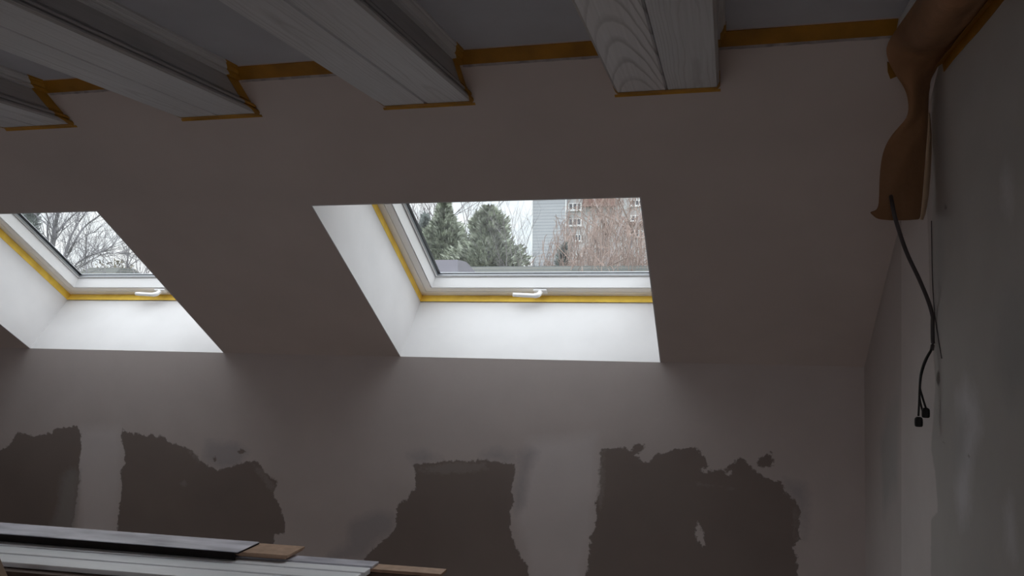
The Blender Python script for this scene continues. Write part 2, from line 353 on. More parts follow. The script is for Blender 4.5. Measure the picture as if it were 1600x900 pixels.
def ring(b, loops):                           # loops=[((x0,x1,t0,t1), n)...]
    L = [[sp(x0, t0, n), sp(x1, t0, n), sp(x1, t1, n), sp(x0, t1, n)] for (x0, x1, t0, t1), n in loops]
    b.loft(L, True, False)
side = ['left', 'right']
for wi, (L, R) in enumerate(WIN):
    sd_ = side[wi]
    # plaster reveal
    b = MB()
    FR = L + FW; LD = RN + .056; k_ = LD / RN
    for x0, x1, y0, y1 in ((L - G, L, L - G, L), (R, R + G, R + (FR - R) * k_, R + (FR - R) * k_ + G)):
        b.hexa([sp(x0, 0, 0), sp(x1, 0, 0), sp(x1, S_TOP, 0), sp(x0, S_TOP, 0)], [sp(y0, T0 - .02, LD), sp(y1, T0 - .02, LD), sp(y1, T1 + .02, LD), sp(y0, T1 + .02, LD)])
    b.hexa([sp(L - G, S_TOP, 0), sp(R + G, S_TOP, 0), sp(R + G, S_TOP + G, 0), sp(L - G, S_TOP + G, 0)], [sp(L - G, T1, LD), sp(FR + .03, T1, LD), sp(FR + .03, T1 + G, LD), sp(L - G, T1 + G, LD)])
    A = sp(0, 0, 0); B = sp(0, T0, RN); Cc = sp(0, T0, TN); Dd = sp(0, -.30, TN); Ee = sp(0, -.30, .17)
    prof = [A, B, Cc, Dd, Ee]
    b.loft([[Vector((x, p.y, p.z)) for p in prof] for x in (L - G, FR + G)])
    struct(b.build('trim_%d' % (wi + 1), m_reveal), 'bright white plaster reveal around the %s roof window' % sd_, 'window reveal')
    # window unit
    win = thing('window_%d' % (wi + 1), 'white %s roof window set in the sloping attic wall' % sd_, 'window', sp((L + FR) / 2, T0, RN)); win['kind'] = 'structure'
    fo = (L, FR, T0, T1)
    def ins(a, bt=None, base=fo):
        bt = a if bt is None else bt
        return (base[0] + a, base[1] - a, base[2] + bt, base[3] - a)
    b = MB(); ring(b, [(ins(0), TN), (ins(0), RN), (ins(.025, .031), RN), (ins(.0258, .0318), RN + .006), (ins(.0275, .0335), RN + .006), (ins(.028, .034), RN), (ins(.054, .057), RN), (ins(.055, .058), RN + .012), (ins(.057, .060), RN + .055)])
    b.build('frame', m_frame, win)
    b = MB(); ring(b, [(ins(.0575, .0605), RN + .054), (ins(.0575, .0605), RN + .004), (ins(.0583, .061), RN), (ins(.070, .0755), RN + .040), (ins(.0705, .076), RN + .041)])
    ring(b, [(ins(.073, .0785), RN + .040), (ins(.078, .082), RN + .042), (ins(.078, .082), RN + .050)])
    sash = b.build('sash', m_frame, win)
    b = MB(); ring(b, [(ins(.0705, .076), RN + .041), (ins(.072, .0775), RN + .0395), (ins(.073, .0785), RN + .041)])
    b.build('gasket', m_gasket, sash)
    x0, x1, t0, t1 = ins(.0735, .079)
    b = MB(); b.sbox(x0, x1, t0, t1, RN + .0505, RN + .0535); b.build('pane', gl, sash)
    b = MB(); ring(b, [(ins(.0782, .0822), RN + .0495), (ins(.079, .083), RN + .0425), (ins(.0805, .084), RN + .0495)]); ring(b, [(ins(.02, .03), RN + .0565), (ins(.02, .03), RN + .0595), (ins(.0855, .0835), RN + .0595), (ins(.0905, .0845), RN + .0545)])
    b.build('cladding', m_alu, win)
    # lever handle
    xc = (L + FR) / 2 - .008; tc_ = T0 + .043
    b = MB(); b.sbox(xc - .022, xc + .03, tc_ - .014, tc_ + .012, RN - .009, RN - .0005); h = b.build('handle_plate', m_frame, win, bevel=.002)
    b = MB(); P = [sp(xc + .004, tc_, RN - .006), sp(xc + .004, tc_ + .006, RN - .02), sp(xc + .001, tc_ + .011, RN - .030), sp(xc - .012, tc_ + .0135, RN - .035), sp(xc - .03, tc_ + .0145, RN - .035), sp(xc - .098, tc_ + .017, RN - .033)]
    b.tube(smooth_path(P, 4), [.0095] * 13 + [.008] * 7 + [.0075], 10); b.build('handle', m_frame, win, smooth=True)
    # yellow tape on the frame edge and the reveal
    TK = .0012
    def strip_(prof_a, prof_b, lab):
        q = MB(); q.loft([prof_a, prof_b])
        return tag(q.build('masking_tape', m_tape_y), lab, 'masking tape', 'yellow tape on the window frames')
    up = Vector((0, math.cos(.8248), math.sin(.8248)))          # direction of the sloping sill
    A0 = sp(0, 0, 0); upn = Vector((0, -up.z, up.y)); l1 = (sp(0, T0, RN) - A0).length
    def sq(x): return [Vector((x, 0, 0)) + A0 + up * (l1 * k) + upn * h for k, h in ((.897, .0003), (.897, .0017), (.955, .0022), (.997, .0017), (.997, .0003))]
    strip_(sq(L + .001), sq(FR - .001), 'yellow masking tape strip along the bottom of the %s roof window' % sd_)
    lq = lambda tt: [sp(L + h, tt - .02 * (k - 1), RN * k) for k, h in ((.905, .0003), (.905, .0017), (.955, .0022), (.997, .0017), (.997, .0003))]
    strip_(lq(T0 + .004), lq(T1 - .03), 'yellow masking tape strip up the left side of the %s roof window' % sd_)

# flat ceiling, floor, other walls
b = MB(); b.box(XL - .25, XR + .25, YB - .25, 1.9, ZC, ZC + .18); struct(b.build('ceiling', m_ceil), 'flat grey ceiling between the beams', 'ceiling')
b = MB(); b.box(XL - .25, XR + .25, YB - .25, D + .28, -.15, 0); struct(b.build('floor', m_floor), 'attic floor', 'floor')
b = MB(); b.box(XL - .25, XL, YB - .25, D + .28, 0, ZC); struct(b.build('wall_left', m_back), 'left attic wall', 'wall')
FILL_OPENING = (-2.1, .15, .75, 2.1)                    # added unseen opening behind the camera, lets in fill light
b = MB(); b.box(XL, FILL_OPENING[0], YB - .25, YB, 0, ZC); b.box(FILL_OPENING[1], XR, YB - .25, YB, 0, ZC); b.box(FILL_OPENING[0], FILL_OPENING[1], YB - .25, YB, 0, FILL_OPENING[2]); b.box(FILL_OPENING[0], FILL_OPENING[1], YB - .25, YB, FILL_OPENING[3], ZC)
struct(b.build('wall_back', m_back), 'attic wall behind the camera', 'wall')

# ================================================================== BEAMS
BW2 = .1185
def yend(z): return D - (z - ZK) / math.tan(TH)
def extr(prof, xc, y0=-3.15, back=0.0):
    return [[Vector((xc + x, y0, z)) for x, z in prof], [Vector((xc + x, yend(z) - back, z)) for x, z in prof]]
beam_x = [(-1.8995, 'fourth ceiling beam from the right, cut off by the left edge'), (-1.3163, 'third ceiling beam from the right, its end above the left part of the sloping wall'), (-.7277, 'ceiling beam ending above the gap left of the right roof window'), (-.1392, 'rightmost bare ceiling beam with arched wood grain, beside the kraft paper')]
beam_lab = ['whitewashed oak ceiling beam farthest to the left, mostly cut off by the frame', 'whitewashed oak ceiling beam second from the left, with streaky grain underneath', 'whitewashed oak ceiling beam third from the left, ending above the right roof window', 'whitewashed oak ceiling beam nearest the kraft paper, with arched grain']
tape_lab = ['orange masking tape around the end of the leftmost ceiling beam', 'orange masking tape around the end of the second ceiling beam from the left', 'orange masking tape around the end of the third ceiling beam from the left', 'orange masking tape around the end of the arched-grain beam near the kraft paper']
side_prof = [(BW2 - .006, 0), (BW2, .004), (BW2, .0085), (BW2 - .007, .0095), (BW2 - .007, .0125), (BW2 - .001, .0135), (BW2, .0175), (BW2 - .003, .021), (BW2 - .009, .022), (BW2 - .009, .0245), (BW2 - .006, .026), (BW2 - .008, .029), (BW2 - .008, .064)]
mould_prof = [(BW2 - .008, .064), (BW2 + .002, .0645), (BW2 + .003, .071), (BW2 + .001, .0725), (BW2 + .005, .0745), (BW2 + .009, .080), (BW2 + .0095, .0835), (BW2 + .0135, .0845), (BW2 + .0135, .0895)]
for (xc, _), lab, tl in zip(beam_x, beam_lab, tape_lab):
    r = thing('ceiling_beam', lab, 'beam', (xc, 1.9, ZB), 'whitewashed ceiling beams', 'thing')
    for sgn in (-1, 1):
        pr = [(sgn * x, ZB + z) for x, z in [(.0005, .006), (.004, .0), (BW2 - .0062, 0), (BW2 - .0062, .018), (.0005, .018)]]
        bb = MB(); bb.loft(extr(pr, xc)); bb.build('underside_board', m_oak_arch if (xc > -.2 and sgn < 0) else m_oak, r, origin=(xc + sgn * .06, 1.9, ZB))
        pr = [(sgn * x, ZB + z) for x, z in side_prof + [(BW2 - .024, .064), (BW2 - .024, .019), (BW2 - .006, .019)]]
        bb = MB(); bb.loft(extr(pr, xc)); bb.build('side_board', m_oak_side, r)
        pr = [(sgn * x, ZB + z) for x, z in mould_prof + [(BW2 - .024, .0895), (BW2 - .024, .0642)]]
        bb = MB(); bb.loft(extr(pr, xc)); bb.build('moulding', m_mould, r)
    # tape wrapped round the beam end
    q = MB(); e = .0011
    outl = [(-x - e, z) for x, z in reversed(mould_prof[:1] + mould_prof[1:])] + [(-x - e, z) for x, z in reversed(side_prof[1:-1])]
    outl += [(-BW2 + .006, -e), (-.006, -e), (0, -e), (.006, -e), (BW2 - .006, -e)] + [(x + e, z) for x, z in side_prof[1:-1]] + [(x + e, z) for x, z in mould_prof]
    inn, fr = [], []
    for x, z in outl:
        wdt = .020 if z <= 0.0005 else .020 + .032 * min(1, z / .006)
        y1 = yend(ZB + z) - .0006
        inn.append(Vector((xc + x, y1 - wdt, ZB + z))); fr.append(Vector((xc + x, y1, ZB + z)))
    ce = lambda pts, k: [Vector((xc + (p.x - xc) * (1 - .0008 / .12), p.y, p.z + (.0009 if p.z < ZB else 0))) for p in pts]
    q.loft([inn, fr], False, False)
    # lap of the tape on the sloping wall under the beam
    q.sbox(xc - BW2 - .004, xc + BW2 + .002, (ZB - ZK) / ST - .007, (ZB - ZK) / ST, -.001, -.0001)
    ob = q.build('masking_tape', m_tape_b)
    sol = ob.modifiers.new('thickness', 'SOLIDIFY'); sol.thickness = .0007; sol.offset = 0
    tag(ob, tl, 'masking tape', 'orange tape round the beam ends')

# tape bands along the top of the slope, between beams
spans = [(beam_x[0][0], beam_x[1][0], 'between the two leftmost beams'), (beam_x[1][0], beam_x[2][0], 'between the second and third beams'), (beam_x[2][0], beam_x[3][0], 'just left of the arched-grain beam'), (beam_x[3][0], None, 'right of the arched-grain beam, up to the kraft paper')]
s_c = (ZC - ZK) / ST
for a, c, lab in spans:
    x0 = a + BW2 + .0006; x1 = (c - BW2 - .0006) if c is not None else .335
    q = MB(); q.sbox(x0 - .001, x1, 1.3475, s_c - .003, -.0025, -.0002); 
    tp = q.build('masking_tape', m_tape_c)
    tag(tp, 'orange tape band under the ceiling ' + lab, 'masking tape', 'orange tape along the ceiling edge')
    q = MB(); n_ = 24
    lo = [sp(x0 + (x1 - x0) * i / n_, 1.3385 + random.uniform(-.0008, .0012), -.0012) for i in range(n_ + 1)]; hi = [sp(x0 + (x1 - x0) * i / n_, 1.349, -.0012) for i in range(n_ + 1)]
    lo2 = [p + NN * .001 for p in lo]; hi2 = [p + NN * .001 for p in hi]
    q.loft([[lo[i], hi[i], hi2[i], lo2[i]] for i in range(n_ + 1)]); q.build('paper_edge', m_edge, tp)

# ================================================================== WALL BEAM + KRAFT PAPER + CABLE
r = thing('ceiling_beam', 'beam along the right wall, wrapped in brown kraft paper', 'beam', (.39, 1.9, ZB), 'whitewashed ceiling beams', 'thing')
pr = [(.345, ZC - .04), (.432, ZC - .04), (.432, ZC - .0006), (.338, ZC - .0006), (.338, ZC - .016), (.345, ZC - .018)]
bb = MB(); bb.loft([[Vector((x, -3.15, z)) for x, z in pr], [Vector((x, yend(z), z)) for x, z in pr]]); bb.build('side_board', m_mould, r)

NC = 15
rows = []
def wrap_row(y, j):
    c = [(.3415, ZC - .020), (.338, ZC - .035), (.330 + j, ZC - .058), (.3315, ZC - .082), (.338, ZC - .098), (.353, ZC - .108 - j), (.372, ZC - .108), (.392, ZC - .1), (.411, ZC - .094), (.4315, ZC - .078)]
    P = smooth_path([(x, y, z) for x, z in c], 6); L_ = len(P) - 1
    return [P[round(i * L_ / (NC - 1))] for i in range(NC)]
for y, j in ((-.6, 0), (.2, .003), (.8, -.002), (1.3, .004), (1.55, -.002), (1.7, .002)): rows.append(wrap_row(y, j))
hang = [((1384, 66), (1478, 88), 1.86, 1.90, .035), ((1384, 84), (1468, 104), 1.885, 1.945, .04), ((1391, 105), (1459, 120), 1.90, 1.98, .035), ((1404, 124), (1453, 136), 1.915, 2.0, .025), ((1417, 143), (1451, 150), 1.93, 2.005, .012),
        ((1421, 172), (1450.5, 176), 1.945, 2.0, .006), ((1415, 188), (1450, 192), 1.955, 1.995, .008), ((1399, 203), (1449, 208), 1.955, 1.99, .012), ((1384, 224), (1447.5, 228), 1.95, 1.985, .016), ((1377, 246), (1446, 250), 1.945, 1.98, .018), ((1374, 275), (1444, 277), 1.94, 1.98, .018), ((1373.5, 300), (1442, 303), 1.935, 1.975, .016),
        ((1373, 318), (1440, 322), 1.93, 1.975, .012), ((1370, 330), (1439, 334), 1.925, 1.975, .008), ((1356.5, 332), (1437.5, 343), 1.91, 1.975, .004)]
for (lx, ly), (rx, ry), y0, y1, bul in hang:
    rw = []
    for i in range(NC):
        u = i / (NC - 1); e = u
        px = lx + (rx - lx) * u; py = ly + (ry - ly) * u
        if ly == 332: py = 332 + 9 * min(1, u * 6) + 2 * u + 3 * math.sin(math.pi * u) - 2 * math.exp(-((u - .02) / .05) ** 2)
        Y = y0 + (y1 - y0) * u - bul * math.sin(math.pi * u) + .004 * math.sin(9 * u + ly * .05)
        p = at(px, py, Y); rw.append(Vector((min(p.x, XR - .003), p.y, p.z)))
    rows.append(rw)
q = MB(); q.loft(rows, False, False)
pap = q.build('kraft_paper', m_kraft, smooth=True)
so = pap.modifiers.new('thickness', 'SOLIDIFY'); so.thickness = .0012; so.offset = 0
ss = pap.modifiers.new('smooth', 'SUBSURF'); ss.levels = 1; ss.render_levels = 2
tag(pap, 'brown kraft paper wrapped over the wall beam, a curled sheet hanging down', 'paper')
# turned-back right edge of the hanging sheet
q = MB(); lo = []; hi = []
for i, ((lx, ly), (rx, ry), y0, y1, bul) in enumerate(hang[5:], 5):
    a = rows[6 + i][-1]; wd = .004 + .012 * math.sin(math.pi * min(1, (i - 4) / 12))
    lo.append(a); hi.append(Vector((min(a.x + wd, XR - .002), a.y + .022, a.z + .002)))
q.loft([[a, c] for a, c in zip(lo, hi)], False, False)
ob = q.build('folded_edge', mat('pale_kraft_edge', (.62, .45, .30), .7, .2, (9, .15, (1, 1, .3))), pap, smooth=True); so = ob.modifiers.new('thickness', 'SOLIDIFY'); so.thickness = .001
# tape holding paper to the wall
q = MB(); n_ = 30; L_ = []
for i in range(n_ + 1):
    y = -.6 + (1.90 + .6) * i / n_; wv = .0015 * math.sin(i * 1.7)
    L_.append([Vector((XR - .0015, y, ZC - .080 + wv)), Vector((XR - .004, y, ZC - .0805)), Vector((.409, y, ZC - .0975)), Vector((.409, y, ZC - .0985)), Vector((XR - .004, y, ZC - .083)), Vector((XR - .0015, y, ZC - .100 - wv)), Vector((XR - .0005, y, ZC - .100 - wv)), Vector((XR - .0005, y, ZC - .080 + wv))])
q.loft(L_); tag(q.build('masking_tape', m_tape_c), 'orange masking tape along the right wall holding the kraft paper', 'masking tape')
# yellow scrap left of the paper
pts = [(1386, 96), (1396, 100), (1403, 118), (1391, 123), (1387, 112)]
q = MB(); base = [sp(*on_slope(*p)) for p in pts]; q.loft([[p - NN * .0003 for p in base], [p - NN * .0015 for p in base]])
tag(q.build('masking_tape', m_tape_c), 'small torn scrap of orange tape on the slope left of the kraft paper', 'masking tape')

cab = thing('electric_cable', 'dark cable hanging out of the kraft paper with two loose connectors', 'cable', at(1400, 345, 1.93))
cp = [((1391, 300), 1.955), ((1394, 318), 1.905), ((1400, 345), 1.90), ((1416, 393), 1.93), ((1437, 438), 1.96), ((1452, 475), 1.985), ((1459, 505), 1.995), ((1458.5, 530), 1.995), ((1456, 547), 1.99)]
P = smooth_path([at(*p, y) for p, y in cp], 6); P = [Vector((min(p.x, XR - .007), p.y, p.z)) for p in P]
q = MB(); q.tube(P, .0042, 10); q.build('sheath', m_cable, cab, smooth=True)
ends = [((1435, 650), [(1455, 546), (1447, 560), (1440, 580), (1437, 605), (1436, 630), (1435, 650)]), ((1447, 638), [(1456, 547), (1448, 562), (1441, 582), (1438, 605), (1442, 622), (1447, 638)]), ((1441, 640), [(1455.5, 547), (1446, 563), (1439.5, 583), (1437.5, 605), (1438, 625), (1442, 642)])]
for k, (e_, pth) in enumerate(ends):
    P = smooth_path([at(*p, 1.985) for p in pth], 5); P = [Vector((min(p.x, XR - .006), p.y + .002 * k, p.z)) for p in P]
    q = MB(); q.tube(P, .0022, 6); q.build('wire', m_conn, cab, smooth=True)
for (px, py), (hw, hh) in (((1435.5, 659), (.0085, .0105)), ((1446.5, 645), (.0085, .0105))):
    c = at(px, py, 1.985); c.x = min(c.x, XR - .012); q = MB()
    lp = []
    for z, k in ((-hh, .75), (-hh * .8, .95), (-hh * .2, 1), (hh * .5, .98), (hh * .8, .85), (hh, .5)):
        lp.append([Vector((c.x + hw * k * math.cos(a), c.y + hw * k * .8 * math.sin(a), c.z + z)) for a in [2 * math.pi * i / 10 for i in range(10)]])
    q.loft(lp); q.build('connector', m_conn, cab)
pw = [wp(*p) for p in [(1457, 345), (1458, 420), (1461, 480), (1467, 525), (1473, 560)]]  # thin dark line on the wall, drawn as a tube
P = smooth_path([Vector((XR - .002, y, z)) for y, z in pw], 6)
q = MB(); q.tube(P, .0011, 6); tag(q.build('thin_line', m_cable, smooth=True), 'thin dark line running down the right wall beside the hanging cable', 'wire')

# ================================================================== BOARD STACK
H0 = EZ - .62                                  # top of the white panel
def bx(px, py, z): p = on(px, py, (0, 0, z), Vector((0, 0, 1))); return p
def plank(name, x0, x1, y0, y1, z0, z1, m, parent=None, bev=.0012, skew=0.0):
    q = MB()
    q.hexa([(x0, y0, z0), (x1, y0 + skew, z0), (x1, y1 + skew, z0), (x0, y1, z0)], [(x0, y0, z1), (x1, y0 + skew, z1), (x1, y1 + skew, z1), (x0, y1, z1)])
    return q.build(name, m, parent, bevel=bev)
XS = -3.0; yw = 1.955; K = .045                 # the boards run slightly askew to the wall
XW, XA, XH, XF = -.874, -1.222, -1.096, -.692   # right-hand ends: white, silvery, rear brown, far brown
def wr(x): return 1.955 + K * (x + 1.95)         # rear edge of the white boards
def brd(name, x1, d0, d1, z0, z1, m, lab, group, x0=XS, bev=.0012):
    o = plank(name, x0, x1, wr(x0) + d0, wr(x0) + d1, H0 + z0, H0 + z1, m, bev=bev, skew=K * (x1 - x0))
    return tag(o, lab, 'board', group)
GB, GW = 'brown fibreboard planks', 'white laminate boards'
wd_ = [0, -.047, -.108, -.178]
wl = ['white laminate board at the back of the front row, narrowest of the three', 'white laminate board in the middle of the front row', 'widest white laminate board at the front edge of the stack']
for i in range(3):
    brd('laminate_board', XW + (0, -.004, .003)[i], wd_[i+1] + .0042, wd_[i] - .0022, -.0145, -.0008 * i, m_white_lam, wl[i], GW, bev=.0025)
brd('fibreboard_plank', XW - .05, -.200, -.004, -.0275, -.0155, m_hdf_dark, 'dark brown fibreboard plank directly under the white boards', GB, XS + .02)
brd('fibreboard_plank', XW - .02, -.215, .10, -.041, -.028, m_hdf_dark, 'dark fibreboard plank lowest in the stack, its edge at the lower left', GB)
brd('fibreboard_plank', XF, .003, .050, -.0125, -.0045, m_hdf, 'long brown fibreboard plank reaching farthest right of the stack', GB, XS + .3)
brd('fibreboard_plank', XF - .012, .004, .052, -.0270, -.0135, m_hdf_dark, 'dark fibreboard plank under the one reaching farthest right', GB, XS + .3)
brd('laminate_board', XW + .002, .001, .046, -.0040, .0030, m_grey_lam, 'grey laminate plank lying right behind the white boards', None)
brd('fibreboard_plank', XH - .03, .002, .086, .0032, .0070, m_gap_shade, 'lowest fibreboard plank in the rear pile, blackened as gap shade', GB, bev=.0005)
brd('fibreboard_plank', XH - .006, -.010, .082, .0073, .0126, m_hdf, 'brown fibreboard plank in the middle of the rear pile', GB, bev=.0005)
brd('fibreboard_plank', XH, -.012, .080, .0130, .0184, m_hdf, 'brown fibreboard plank just under the silvery top board', GB, bev=.0005)
top = thing('laminate_board', 'silvery grey laminate board on top of the rear pile, scuffed', 'board', (XS, 1.9, H0 + .0187))
plank('body', XS, XA, 1.908, 2.009, H0 + .0187, H0 + .0218, m_gap_shade, top, bev=.0004, skew=.048)
plank('decor_face', XS, XA - .001, 1.907, 2.010, H0 + .0220, H0 + .0244, m_grey_lam, top, bev=.0006, skew=.048)
plank('gap_shade_strip', XS, XA - .012, 1.912, 1.914, H0 + .001, H0 + .0185, m_gap_shade, top, bev=.0002, skew=.048)  # added black strip, stands for the shadow under the silvery board
# trestles
for i, tx in enumerate((-2.55, -1.25)):
    r = thing('trestle', ('left' if i == 0 else 'right') + ' timber trestle under the board stack', 'trestle', (tx, yw - .07, 0), 'trestles under the boards')
    zt = H0 - .0412
    q = MB(); q.box(tx - .03, tx + .03, yw - .30, yw + .16, zt - .06, zt); q.build('top_rail', m_wood, r, bevel=.002)
    for sx in (-1, 1):
        for yy in (yw - .22, yw + .09):
            q = MB(); a = Vector((tx + sx * .03, yy, zt - .02)); c = Vector((tx + sx * .22, yy, 0)); d = Vector((.022, 0, 0)); g = Vector((0, .022, 0))
            q.hexa([c - d - g, c + d - g, c + d + g, c - d + g], [a - d - g, a + d - g, a + d + g, a - d + g]); q.build('leg', m_wood, r)
# brown upright at the left edge
q = MB(); yq = yw - .28
a, c = at(-14, 838, yq), at(19, 915, yq); dirn = (c - a); bot = a + dirn * ((0 - a.z) / dirn.z)
a2, c2 = at(-34, 838, yq), None; wv = Vector((.03, 0, 0))
topL = a; 
q.hexa([bot - wv, bot, bot + Vector((0, -.02, 0)), bot - wv + Vector((0, -.02, 0))], [a - wv, a, a + Vector((0, -.02, 0)), a - wv + Vector((0, -.02, 0))])
tag(q.build('timber_batten', m_wood_d, bevel=.002), 'brown timber batten at the lower left corner, before the white boards', 'batten')

# ================================================================== OUTSIDE
b = MB(); b.box(-140, 80, D + .5, 220, GZ - .4, GZ); g_ = b.build('ground', mat('winter_grass', (.10, .11, .06), .9, .1, (.5, .4, (1, 1, 1)))); struct(g_, 'winter grass around the houses', 'ground')

m_needle = mat('conifer_needles', (.30, .325, .265), .8, .15, (5, .75, (1, 1, 1)))  # greyed: haze and glare on the glass put into both needle colours
m_needle_d = mat('conifer_needles_dark', (.24, .265, .26), .8, .15, (5, .7, (1, 1, 1)))
m_bark = mat('grey_bark', (.19, .185, .20), .85, .1, (3, .3, (1, 1, .3)))
m_twig = mat('grey_twigs', (.22, .205, .215), .85, .1, (3, .3, (1, 1, 1)))
m_birch = mat('reddish_twigs', (.31, .235, .205), .85, .1, (2, .35, (1, 1, 1)))
m_birch_w = mat('birch_bark', (.30, .26, .25), .8, .1, (4, .4, (1, 1, .3)))

def conifer(px, py_top, Y, width, m, label, n=9000, lean=0, seed=1, base_fr=.12, power=.75):
    R = random.Random(seed); tp = at(px, py_top, Y); base = Vector((tp.x + lean, Y, GZ)); H = tp.z - GZ
    r = thing('conifer', label, 'tree', base, 'conifers beyond the roof windows')
    q = MB(); q.tube([base, base + (tp - base) * .5, base + (tp - base) * .97], [.2, .12, .02], 6); q.build('trunk', m_bark, r)
    v = []; f = []
    zmin = EZ + .3                             # foliage is densest in the crown
    for i in range(n):
        u = R.random() ** .8                   # 0 top .. 1 bottom
        if R.random() < .72: u *= .42
        rad = width * (u ** power) * (.9 + .25 * math.sin(u * 46 + seed))
        a = R.uniform(0, 2 * math.pi); bushy = .82 + .25 * math.sin(a * 5 + u * 17 + seed * 2)
        rr = rad * bushy * math.sqrt(R.uniform(.12, 1)); z = base.z + H * (1 - u * (1 - base_fr)) - rr * .10 + R.uniform(-.12, .12)
        cx = base.x + (tp.x - base.x) * (1 - u); c = Vector((cx + rr * math.cos(a), base.y + rr * math.sin(a), z))
        d = Vector((math.cos(a), math.sin(a), R.uniform(.1, 1.3))).normalized(); l = R.uniform(.11, .24) * (1 if u < .5 else 1.5)
        s_ = d.cross(Vector((R.uniform(-1, 1), R.uniform(-1, 1), R.uniform(-1, 1)))).normalized() * l * .24
        k = len(v); v += [c - s_, c + s_, c + s_ * .6 + d * l * .6, c + d * l, c - s_ * .6 + d * l * .55]; f.append((k, k+1, k+2, k+3, k+4))
    q = MB(); q.v = v; q.f = f; q.build('foliage', m, r, fix=False)
    return r

def grow(q, p, d, L, r, depth, R, droop=0.0, spread=.6, kids=3):
    n = 4; pts = [p]; dd = d.copy()
    for i in range(n):
        dd = (dd + Vector((R.uniform(-1, 1), R.uniform(-1, 1), R.uniform(-.6, 1) - droop)) * .16).normalized(); pts.append(pts[-1] + dd * L / n)
    q.tube(pts, [r * (1 - .55 * i / n) for i in range(n + 1)], 3 if depth < 2 else 5, False)
    if depth <= 0: return
    for i in range(kids):
        k = R.randint(1, n); ax = Vector((R.uniform(-1, 1), R.uniform(-1, 1), R.uniform(-1, 1))).normalized()
        nd = (dd + ax * spread + Vector((0, 0, .12 - droop))).normalized()
        grow(q, pts[k], nd, L * R.uniform(.5, .75), r * .52, depth - 1, R, droop, spread, kids)
def bare_tree(px, py_top, Y, label, seed, limbs=7, depth=3, width=1.0, rad=.14, group='bare trees beyond the roof windows', kids=3, m=None, spread=.6, name='bare_tree', fork=.35):
    R = random.Random(seed); tp = at(px, py_top, Y); base = Vector((tp.x, Y, GZ)); H = tp.z - GZ
    r = thing(name, label, 'tree', base, group)
    pts = [base + Vector((R.uniform(-.12, .12) * i, 0, H * .82 * i / 8)) for i in range(9)]
    q = MB(); q.tube(pts, [rad * (1 - .1 * i) for i in range(9)], 7); q.build('trunk', m_bark, r, smooth=True)
    q = MB()
    for i in range(limbs):
        k = fork + (.95 - fork) * (i + R.random()) / limbs; p = base.lerp(base + Vector((0, 0, H * .82)), k); p = pts[min(8, int(k * 8))].lerp(pts[min(8, int(k * 8) + 1)], k * 8 - int(k * 8))
        a = R.uniform(0, 6.28); d = Vector((math.cos(a) * width, math.sin(a) * width, R.uniform(.7, 1.5))).normalized()
        grow(q, p, d, H * R.uniform(.16, .28), rad * .38, depth, R, 0, spread, kids)
    q.build('branches', m or m_twig, r, fix=False)
    return r
def limb_tree(Y, limbs, label, seed, group, base_px, kids=5, twig=.9, depth=1, trunk_r=.12):
    """a bare tree whose main limbs follow given paths"""
    R = random.Random(seed); bp = at(*base_px, Y); base = Vector((bp.x - .4, Y, GZ))
    r = thing('bare_tree', label, 'tree', base, group)
    q = MB(); P = smooth_path([base, base.lerp(bp, .5) + Vector((.15, 0, 0)), bp], 4); q.tube(P, [trunk_r * (1.25 - .25 * i / (len(P)-1)) for i in range(len(P))], 7); q.build('trunk', m_bark, r, smooth=True)
    q = MB()
    for path, r0_, r1_ in limbs:
        P3 = [bp] + [at(x, y, Y + R.uniform(-.5, .5)) for x, y in path]; S = smooth_path(P3, 4); n = len(S)
        q.tube(S, [r0_ + (r1_ - r0_) * i / (n-1) for i in range(n)], 5)
        for i in range(kids * len(path)):
            k = R.randint(1, n-1); d = (S[k] - S[k-1]).normalized(); ax = Vector((R.uniform(-1, 1), R.uniform(-1, 1), R.uniform(-.5, 1)))
            grow(q, S[k], (d + ax * .8).normalized(), twig * R.uniform(.5, 1.2), max(.006, r1_ * .6), depth, R, 0, .7, 3)
    q.build('branches', m_bark, r, fix=False)
    return r

GT = 'bare trees beyond the roof windows'
# left window
limb_tree(19, [([(84, 372), (86, 355), (90, 335), (95, 308), (99, 280)], .075, .04), ([(84, 372), (93, 359), (105, 345), (116, 335), (130, 325), (150, 312)], .03, .012), ([(74, 352), (83, 335), (92, 315)], .03, .01)],
          'bare tree with the thickest trunk, leftmost in the left roof window', 3, GT, (78, 405))
limb_tree(18, [([(103, 392), (109, 373), (117, 358), (124, 346), (133, 333), (143, 312)], .035, .012), ([(107, 396), (117, 377), (126, 362), (138, 349), (158, 335), (180, 318), (200, 305)], .035, .01), ([(110, 382), (120, 379), (134, 368), (150, 362)], .014, .006)],
          'bare forked tree in the middle of the left roof window', 5, GT, (98, 412))
limb_tree(17, [([(120, 412), (133, 403), (145, 398), (158, 394), (169, 389), (178, 380), (186, 368)], .026, .008), ([(134, 428), (134, 408), (134, 387), (134, 368)], .018, .006), ([(150, 402), (170, 396), (190, 396), (205, 402)], .012, .005)],
          'low bare tree with one long sideways limb in the left roof window', 8, GT, (112, 426), kids=9)
for i, (px, py, Y, lab) in enumerate([(150, 388, 30, 'fine twiggy bare tree low in the centre of the left roof window'), (205, 372, 26, 'twiggy bare tree behind the shrub in the left roof window'), (236, 392, 20, 'bare tree at the lower right corner of the left roof window'), (172, 378, 38, 'thin distant bare tree right of centre in the left roof window')]):
    bare_tree(px, py, Y, lab, 20 + i, limbs=16, depth=3, width=1.2, rad=.09, fork=.45)
conifer(48, 300, 24, 1.5, m_needle_d, 'dark conifer at the upper left corner of the left roof window', 5000, seed=4)

